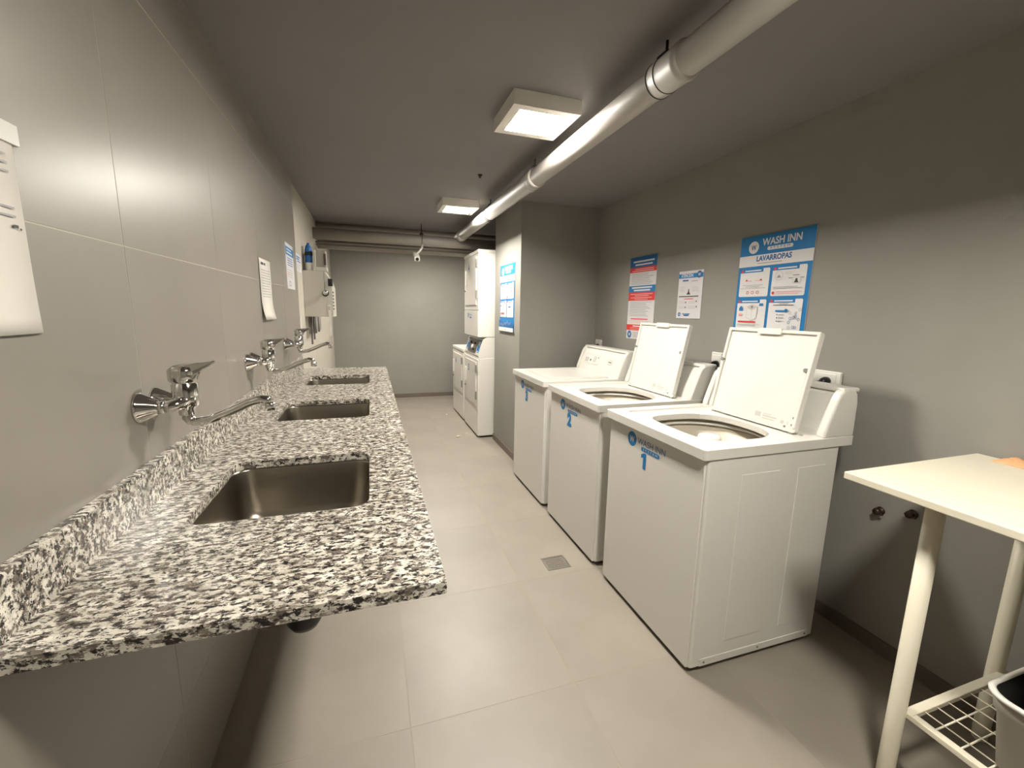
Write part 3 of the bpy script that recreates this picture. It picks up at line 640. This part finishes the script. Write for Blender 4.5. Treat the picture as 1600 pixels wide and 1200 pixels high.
# tall red and blue poster
tl, tr_, bl = at(987, 404, 0, XR), at(1029, 397.5, 0, XR), at(978, 528, 0, XR); w, h = tl.y-tr_.y, tl.z-bl.z
t, pr = board('notice_poster', 'tall white notice with blue and red bands behind the open lid', (XR, tl.y, bl.z), (0, -1, 0), w, h)
pr.rect(M_DBLUE, 0, w, h*.875, h); pr.rects(M_WHITE, [(w*.12, w*.9, h*.935, h*.953), (w*.2, w*.84, h*.897, h*.914)]); pr.rect(M_RED, 0, w, h*.815, h*.875); pr.rects(M_PINK, [(w*.2, w*.9, h*.848, h*.858), (w*.1, w*.9, h*.827, h*.837)])
pr.lines(M_TXT, w*.08, w*.94, h*.665, h*.805, 8, rng, .3, .3)
pr.rect(M_BLUE, 0, w, h*.575, h*.655); pr.rects(M_WHITE, [(w*.12, w*.88, h*.622, h*.640), (w*.2, w*.82, h*.59, h*.608)]); pr.rect(M_RED, 0, w, h*.475, h*.575)
pr.rects(M_PINK, [(w*.08, w*.92, h*.548, h*.558), (w*.25, w*.78, h*.528, h*.538), (w*.1, w*.9, h*.505, h*.515), (w*.25, w*.75, h*.487, h*.495)])
pr.lines(M_TXT, w*.08, w*.94, h*.28, h*.465, 10, rng, .3, .3); pr.rects(M_RED, [(w*.15, w*.8, h*.245, h*.256)]); pr.lines(M_PINK, w*.08, w*.9, h*.2, h*.235, 2, rng, .25, .2)
pr.rect(M_RED, 0, w, h*.11, h*.18); pr.rects(M_WHITE, [(w*.25, w*.75, h*.155, h*.167)]); pr.lines(M_PINK, w*.15, w*.85, h*.115, h*.15, 3, rng, .35, .1)
logo_disc(pr, w*.13, h*.055, w*.085, M_DBLUE, M_WHITE); pr.lines(M_TXT, w*.27, w*.9, h*.02, h*.09, 4, rng, .3, .2); pr.done()
# small white notice
tl, tr_, bl = at(1063, 425, 0, XR), at(1101, 420.5, 0, XR), at(1057.5, 497, 0, XR); w, h = tl.y-tr_.y, tl.z-bl.z
t, pr = board('notice_poster', 'small white notice headed ATENCIÓN in a blue band', (XR, tl.y, bl.z), (0, -1, 0), w, h)
pr.rect(M_BLUE, 0, w, h*.85, h*.945); pr.text(M_WHITE, 'ATENCIÓN', w*.1, h*.872, w*.13, bold=.0008, width=w*.5); logo_disc(pr, w*.85, h*.91, w*.1, M_DBLUE, M_WHITE)
pr.rects(M_DBLUE, [(w*.18, w*.42, h*.785, h*.815)]); pr.rects(M_TXT, [(w*.55, w*.8, h*.775, h*.79)]); pr.lines(M_LGREY, w*.08, w*.32, h*.56, h*.68, 4, rng, .3, .3); pr.lines(M_LGREY, w*.6, w*.9, h*.56, h*.68, 4, rng, .3, .3)
pr.poly(M_INK, [(w*.38, h*.505), (w*.55, h*.505), (w*.49, h*.56), (w*.48, h*.62), (w*.45, h*.62), (w*.44, h*.56)]); pr.rects(M_INK, [(w*.06, w*.88, h*.455, h*.475)]); pr.rects(M_RED, [(w*.3, w*.68, h*.405, h*.42)])
pr.lines(M_LGREY, w*.06, w*.35, h*.31, h*.38, 3, rng, .3, .2); pr.lines(M_LGREY, w*.5, w*.8, h*.31, h*.38, 3, rng, .3, .2); pr.lines(M_LGREY, w*.06, w*.32, h*.2, h*.27, 3, rng, .3, .2); pr.lines(M_LGREY, w*.5, w*.85, h*.2, h*.27, 3, rng, .3, .2)
for a, c_ in ((.38, .34), (.82, .36), (.38, .235), (.84, .25)): pr.disc(M_GREY, w*a, h*c_, w*.028, 10)
logo_disc(pr, w*.14, h*.085, w*.06, M_DBLUE, M_WHITE); pr.rects(M_DBLUE, [(w*.27, w*.6, h*.09, h*.105), (w*.33, w*.55, h*.055, h*.078)]); pr.done()

# ================================================================== DRYERS
DX = 1.075
def door_set(t, z0, z1, y0, y1, digit):
    d = obj('door', B(-.012, .006, y0, y1, z0, z1, bev=.003), M_ENAM, t)
    b = bmesh.new()
    obj('handle', B(-.03, -.012, y1-.095, y1-.068, (z0+z1)/2-.03, (z0+z1)/2+.14, bev=.008), M_PLAS, d)
    for zz in (z0+.07, z1-.11): obj('hinge', B(-.018, .004, y0-.022, y0+.006, zz, zz+.085, bev=.003), M_GREY, d)
    b = bmesh.new(); lathe(b, [(.011, 0), (.011, .012), (.006, .014), (.0, .014)], (-.012, y1-.04, (z0+z1)/2-.085), (-1, 0, 0), 14); obj('lock', b, M_DSTEEL, d)
    pr = Print(d, V(-.012, y1, 0), V(0, -1, 0), V(0, 0, 1)); pr.text(M_DBLUE, digit, (y1-y0)*.38, z1-.125, .10, bold=.004, align='CENTER', width=.055); pr.done()
def lower_unit(t, w, dpt, digit, zt):
    obj('cabinet', B(.004, dpt, 0, w, .02, zt, bev=.008, seg=2), M_ENAM, t)
    obj('plinth', B(.03, dpt-.02, .02, w-.02, .0, .022), M_DARK, t)
    obj('kick_panel', B(-.004, .008, .004, w-.004, .025, .292, bev=.003), M_ENAM, t)
    obj('front_panel', B(-.004, .008, .004, w-.004, .298, zt-.02, bev=.003), M_ENAM, t)
    door_set(t, .35, zt-.055, .075, w-.06, digit)
t = thing('stacked_dryer', 'tall white stacked dryer tower against the column', 'dryer', (DX, 4.42, 0))
DW, DD = .685, .70
lower_unit(t, DW, DD, '5', .878)
b = bmesh.new(); extrude_poly(b, [(.006, .879), (.0, .90), (.055, 1.075), (.09, 1.094), (DD, 1.094), (DD, .879)], lambda a, c_, d: V(a, d, c_), .004, DW-.004); cs = obj('control_housing', b, M_ENAM, t)
up = V(.055, 0, .175).normalized(); pr = Print(cs, V(0, DW, .90)+V(0, -1, 0).cross(up)*.001, V(0, -1, 0), up)
b = bmesh.new(); nn = V(0, -1, 0).cross(up); extrude_poly(b, [(.15, .012), (.52, .012), (.52, .17), (.15, .17)], lambda a, c_, d: V(0, DW-a, .90)+up*c_+nn*d, -.004, .006); cp = obj('control_panel', b, M_DSTEEL, cs)
for a, c_, r_ in ((.24, .12, .012), (.33, .075, .024), (.42, .12, .012), (.42, .05, .012)):
    b = bmesh.new(); o_ = V(0, DW-a, .90)+up*c_; lathe(b, [(r_, .004), (r_, .014), (r_*.8, .018), (.0, .018)], o_, nn, 18); obj('button', b, M_PLAS if r_ > .02 else M_BLACK, cp)
for a0 in (.03, .54): pr.rect(M_BLUE, a0, a0+.105, .03, .17); pr.rect(M_WHITE, a0+.015, a0+.09, .105, .15); pr.disc(M_DBLUE, a0+.052, .07, .025); pr.rects(M_WHITE, [(a0+.02, a0+.085, .038, .045)])
pr.done()
obj('upper_cabinet', B(.004, DD, 0, DW, 1.094, 1.985, bev=.008), M_ENAM, t)
lp = obj('upper_lower_panel', B(-.006, .008, .004, DW-.004, 1.10, 1.372, bev=.003), M_ENAM, t)
obj('upper_front_panel', B(-.004, .008, .004, DW-.004, 1.378, 1.95, bev=.003), M_ENAM, t)
obj('top_cap', B(-.008, DD+.002, -.004, DW+.004, 1.955, 1.99, bev=.006), M_ENAM, t)
door_set(t, 1.43, 1.925, .075, DW-.06, '4')
pr = Print(lp, V(-.006, DW, 0), V(0, -1, 0), V(0, 0, 1)); logo_disc(pr, .215, 1.318, .026, M_DBLUE, M_WHITE); pr.text(M_DBLUE, 'WASH INN', .255, 1.315, .032, width=.14); pr.rect(M_BLUE, .29, .38, 1.288, 1.305, .008); pr.done()
t = thing('single_dryer', 'low white dryer standing between the stacked tower and the end wall', 'dryer', (DX, 5.19, 0))
lower_unit(t, .70, .70, '6', .875)
obj('top_cap', B(-.008, .702, -.003, .703, .868, .905, bev=.006), M_ENAM, t)

# ---------------------------------------------------------------- floor drain, scraps
t = thing('floor_drain', 'square steel floor drain set in the tiles before the washers', 'floor drain', (.935, 2.005, 0))
b = bmesh.new(); plate_with_holes(b, [(-.068, -.06), (.068, -.06), (.068, .06), (-.068, .06)], [[(-.058, -.05), (.058, -.05), (.058, .05), (-.058, .05)]], -.002, .002); obj('rim', b, M_DSTEEL, t)
b = bmesh.new(); box(b, -.058, .058, -.05, .05, -.003, .0006); obj('grate', b, mat('worn_steel', (118, 112, 102), .6, metal=.3, var=.35, scale=60, bump=.6, bscale=120), t)
for k in range(6): obj('slot', B(-.048, .048, -.043+k*.0165, -.037+k*.0165, .0004, .0011), mat('slot_dirt', (98, 92, 82), .7), t)
for (u, v, s_, lb) in ((716, 683, .017, 'larger crumpled white scrap on the floor before the stacked dryer'), (729, 678, .009, 'small white crumb beside the foot of the stacked dryer'), (698, 648, .008, 'small white crumb on the floor before the single dryer')):
    b = bmesh.new(); bmesh.ops.create_icosphere(b, subdivisions=2, radius=s_)
    for v_ in b.verts: v_.co = Vector((v_.co.x*1.4, v_.co.y, max(v_.co.z*.6, -s_*.5)))*(.75+.5*rng.random())
    zmin = min(v_.co.z for v_ in b.verts); p = at(u, v, 2, 0); tag(obj('paper_scrap', b, M_PAPER, None, (p.x, p.y, -zmin-.0005)), lb, 'litter', 'scraps on the floor')

# ================================================================== FOLDING TABLE AND BIN
rc = at(1519, 706, 0, XR-.012); TZ = rc.z
lf = at(1330, 740, 2, TZ)
TY1 = (rc.y+lf.y)/2+.004; TX0, TX1 = lf.x, XR-.012; TY0 = TY1-1.0
t = thing('side_table', 'cream table on round legs against the wall beside the washers', 'table', ((TX0+TX1)/2, TY1-.5, 0))
ox, oy = (TX0+TX1)/2, TY1-.5; hw = (TX1-TX0)/2
obj('tabletop', B(-hw, hw, -.5, .5, TZ-.022, TZ, bev=.003), M_CREAM, t)
LX0, LX1, LY = 1.415-ox, 1.885-ox, .668-oy
for lx in (LX0, LX1):
    for ly_ in (LY, -.34):
        b = bmesh.new(); lathe(b, [(.014, 0), (.019, .008), (.021, .04), (.021, TZ-.022)], (lx, ly_, 0), n=28); lg = obj('leg', b, M_CREAM, t)
        b = bmesh.new(); lathe(b, [(.015, .0), (.0185, .002), (.0185, .008)], (lx, ly_, 0), n=20); obj('foot_cap', b, M_PLAS, lg)
SZ = .268
sc = at(1412, 1108, 2, SZ); s2 = at(1535, 1045, 2, SZ)
sx0, sx1, sy1, sy0 = LX0+.012, LX1+.012, sc.y-oy+.002, -.36
obj('shelf_rail', B(sx0-.006, sx1+.006, sy1-.024, sy1, SZ-.016, SZ, bev=.002), M_CREAM, t)
obj('shelf_rail', B(sx0-.006, sx1+.006, sy0, sy0+.024, SZ-.016, SZ, bev=.002), M_CREAM, t)
obj('shelf_rail', B(sx0-.008, sx0+.014, sy0, sy1, SZ-.018, SZ-.002, bev=.002), M_CREAM, t)
obj('shelf_rail', B(sx1-.014, sx1+.008, sy0, sy1, SZ-.018, SZ-.002, bev=.002), M_CREAM, t)
nw = 9
for k in range(1, nw):
    xx = sx0+(sx1-sx0)*k/nw; b = bmesh.new(); cyl(b, (xx, sy0, SZ-.006), (xx, sy1-.01, SZ-.006), .0018, n=8); obj('wire', b, M_CREAM, t)
for k in range(1, 20):
    yy = sy1-.012-.054*k
    if yy < sy0+.03: break
    b = bmesh.new(); cyl(b, (sx0, yy, SZ-.0095), (sx1, yy, SZ-.0095), .0024, n=8); obj('wire', b, M_CREAM, t)
# bin standing on the wire shelf
BZ = SZ-.0042; BR = .47
c0 = at(1537, 1075, 2, BR)
bx0, by1 = c0.x-.004, c0.y+.008; bw, bl_ = .27, .34
t = thing('waste_bin', 'light grey bin with white rim and black liner on the wire shelf', 'bin', (bx0+bw/2, by1-bl_/2, BZ))
def rr3(dx, z, r): return [Vector((x, y, z)) for x, y in rrect(-bw/2+dx, bw/2-dx, -bl_/2+dx, bl_/2-dx, r, 8)]
H_ = BR-BZ
b = bmesh.new(); loft(b, [rr3(.04, 0, .03), rr3(.034, .006, .035), rr3(.018, H_-.05, .043), rr3(.012, H_-.045, .046), rr3(.006, H_-.004, .05), rr3(.012, H_-.004, .048), rr3(.018, H_-.05, .045), rr3(.037, .012, .033)], True, True); bd = obj('body', b, M_BIN, t)
b = bmesh.new(); loft(b, [rr3(.006, H_-.008, .05), rr3(.0, H_-.006, .054), rr3(-.001, H_, .054), rr3(.003, H_+.004, .052), rr3(.010, H_+.003, .05), rr3(.011, H_-.008, .049)], False, False); obj('rim', b, M_PLAS, t)
b = bmesh.new(); loft(b, [rr3(.0115, H_-.001, .048), rr3(.020, H_-.05, .045), rr3(.039, .016, .033)], False, True); obj('liner', b, M_BLACK, t)
b = bmesh.new(); n = 14
g = [[b.verts.new((-.07+.16*i/n, -.11+.22*j/n, .012*math.sin(i*1.3+j*.7)+.012*math.cos(j*1.1-i*.5))) for j in range(n+1)] for i in range(n+1)]
for i in range(n):
    for j in range(n): f = b.faces.new((g[i][j], g[i+1][j], g[i+1][j+1], g[i][j+1])); f.smooth = True
ex = bmesh.ops.extrude_face_region(b, geom=list(b.faces)); bmesh.ops.translate(b, verts=[v for v in ex['geom'] if isinstance(v, bmesh.types.BMVert)], vec=(0, 0, -.035))
tag(obj('paper_towel', b, M_PAPER, None, (bx0+bw/2, by1-bl_/2, BZ+.125)), 'crumpled white paper towel lying inside the grey bin', 'paper')
# peach paper on the table
p = at(1580, 716, 2, TZ)
b = bmesh.new(); n = 12
g = [[b.verts.new((-.03+.06*i/n, -.045+.09*j/n, .003+.014*max(0, math.sin(math.pi*i/n))*max(0, math.sin(math.pi*j/n))*(1+.5*math.sin(i*2.1+j*1.7)))) for j in range(n+1)] for i in range(n+1)]
for i in range(n):
    for j in range(n): f = b.faces.new((g[i][j], g[i+1][j], g[i+1][j+1], g[i][j+1])); f.smooth = True
ex = bmesh.ops.extrude_face_region(b, geom=list(b.faces)); nv = [v for v in ex['geom'] if isinstance(v, bmesh.types.BMVert)]
for v in nv: v.co.z = -.0005
tag(obj('crumpled_wrapper', b, M_PEACH, None, (TX1-.035, p.y-.045, TZ)), 'crumpled peach paper lump at the wall edge of the cream table', 'paper')
# valve stubs on the wall
for (u, v, lb) in ((1376, 798, 'tarnished brass pipe stub on the wall just left of the table leg'), (1427, 803, 'tarnished brass pipe stub in the shade under the table top')):
    p = at(u, v, 0, XR); t = thing('pipe_stub', lb, 'valve', (XR, p.y, p.z), group='capped pipe stubs on the wall')
    b = bmesh.new(); lathe(b, [(.017, -.002), (.017, .003), (.012, .005), (.012, .016), (.0, .016)], (0, 0, 0), (-1, 0, 0), 20); obj('collar', b, M_BRASS, t)
    b = bmesh.new(); lathe(b, [(.0145, .014), (.0145, .03), (.01, .034), (.0, .034)], (0, 0, 0), (-1, 0, 0), 6); obj('cap', b, M_BRASS, t)
    b = bmesh.new(); box(b, -.028, -.02, -.024, .0, -.008, .0, bev=.002); obj('lug', b, M_BRASS, t)
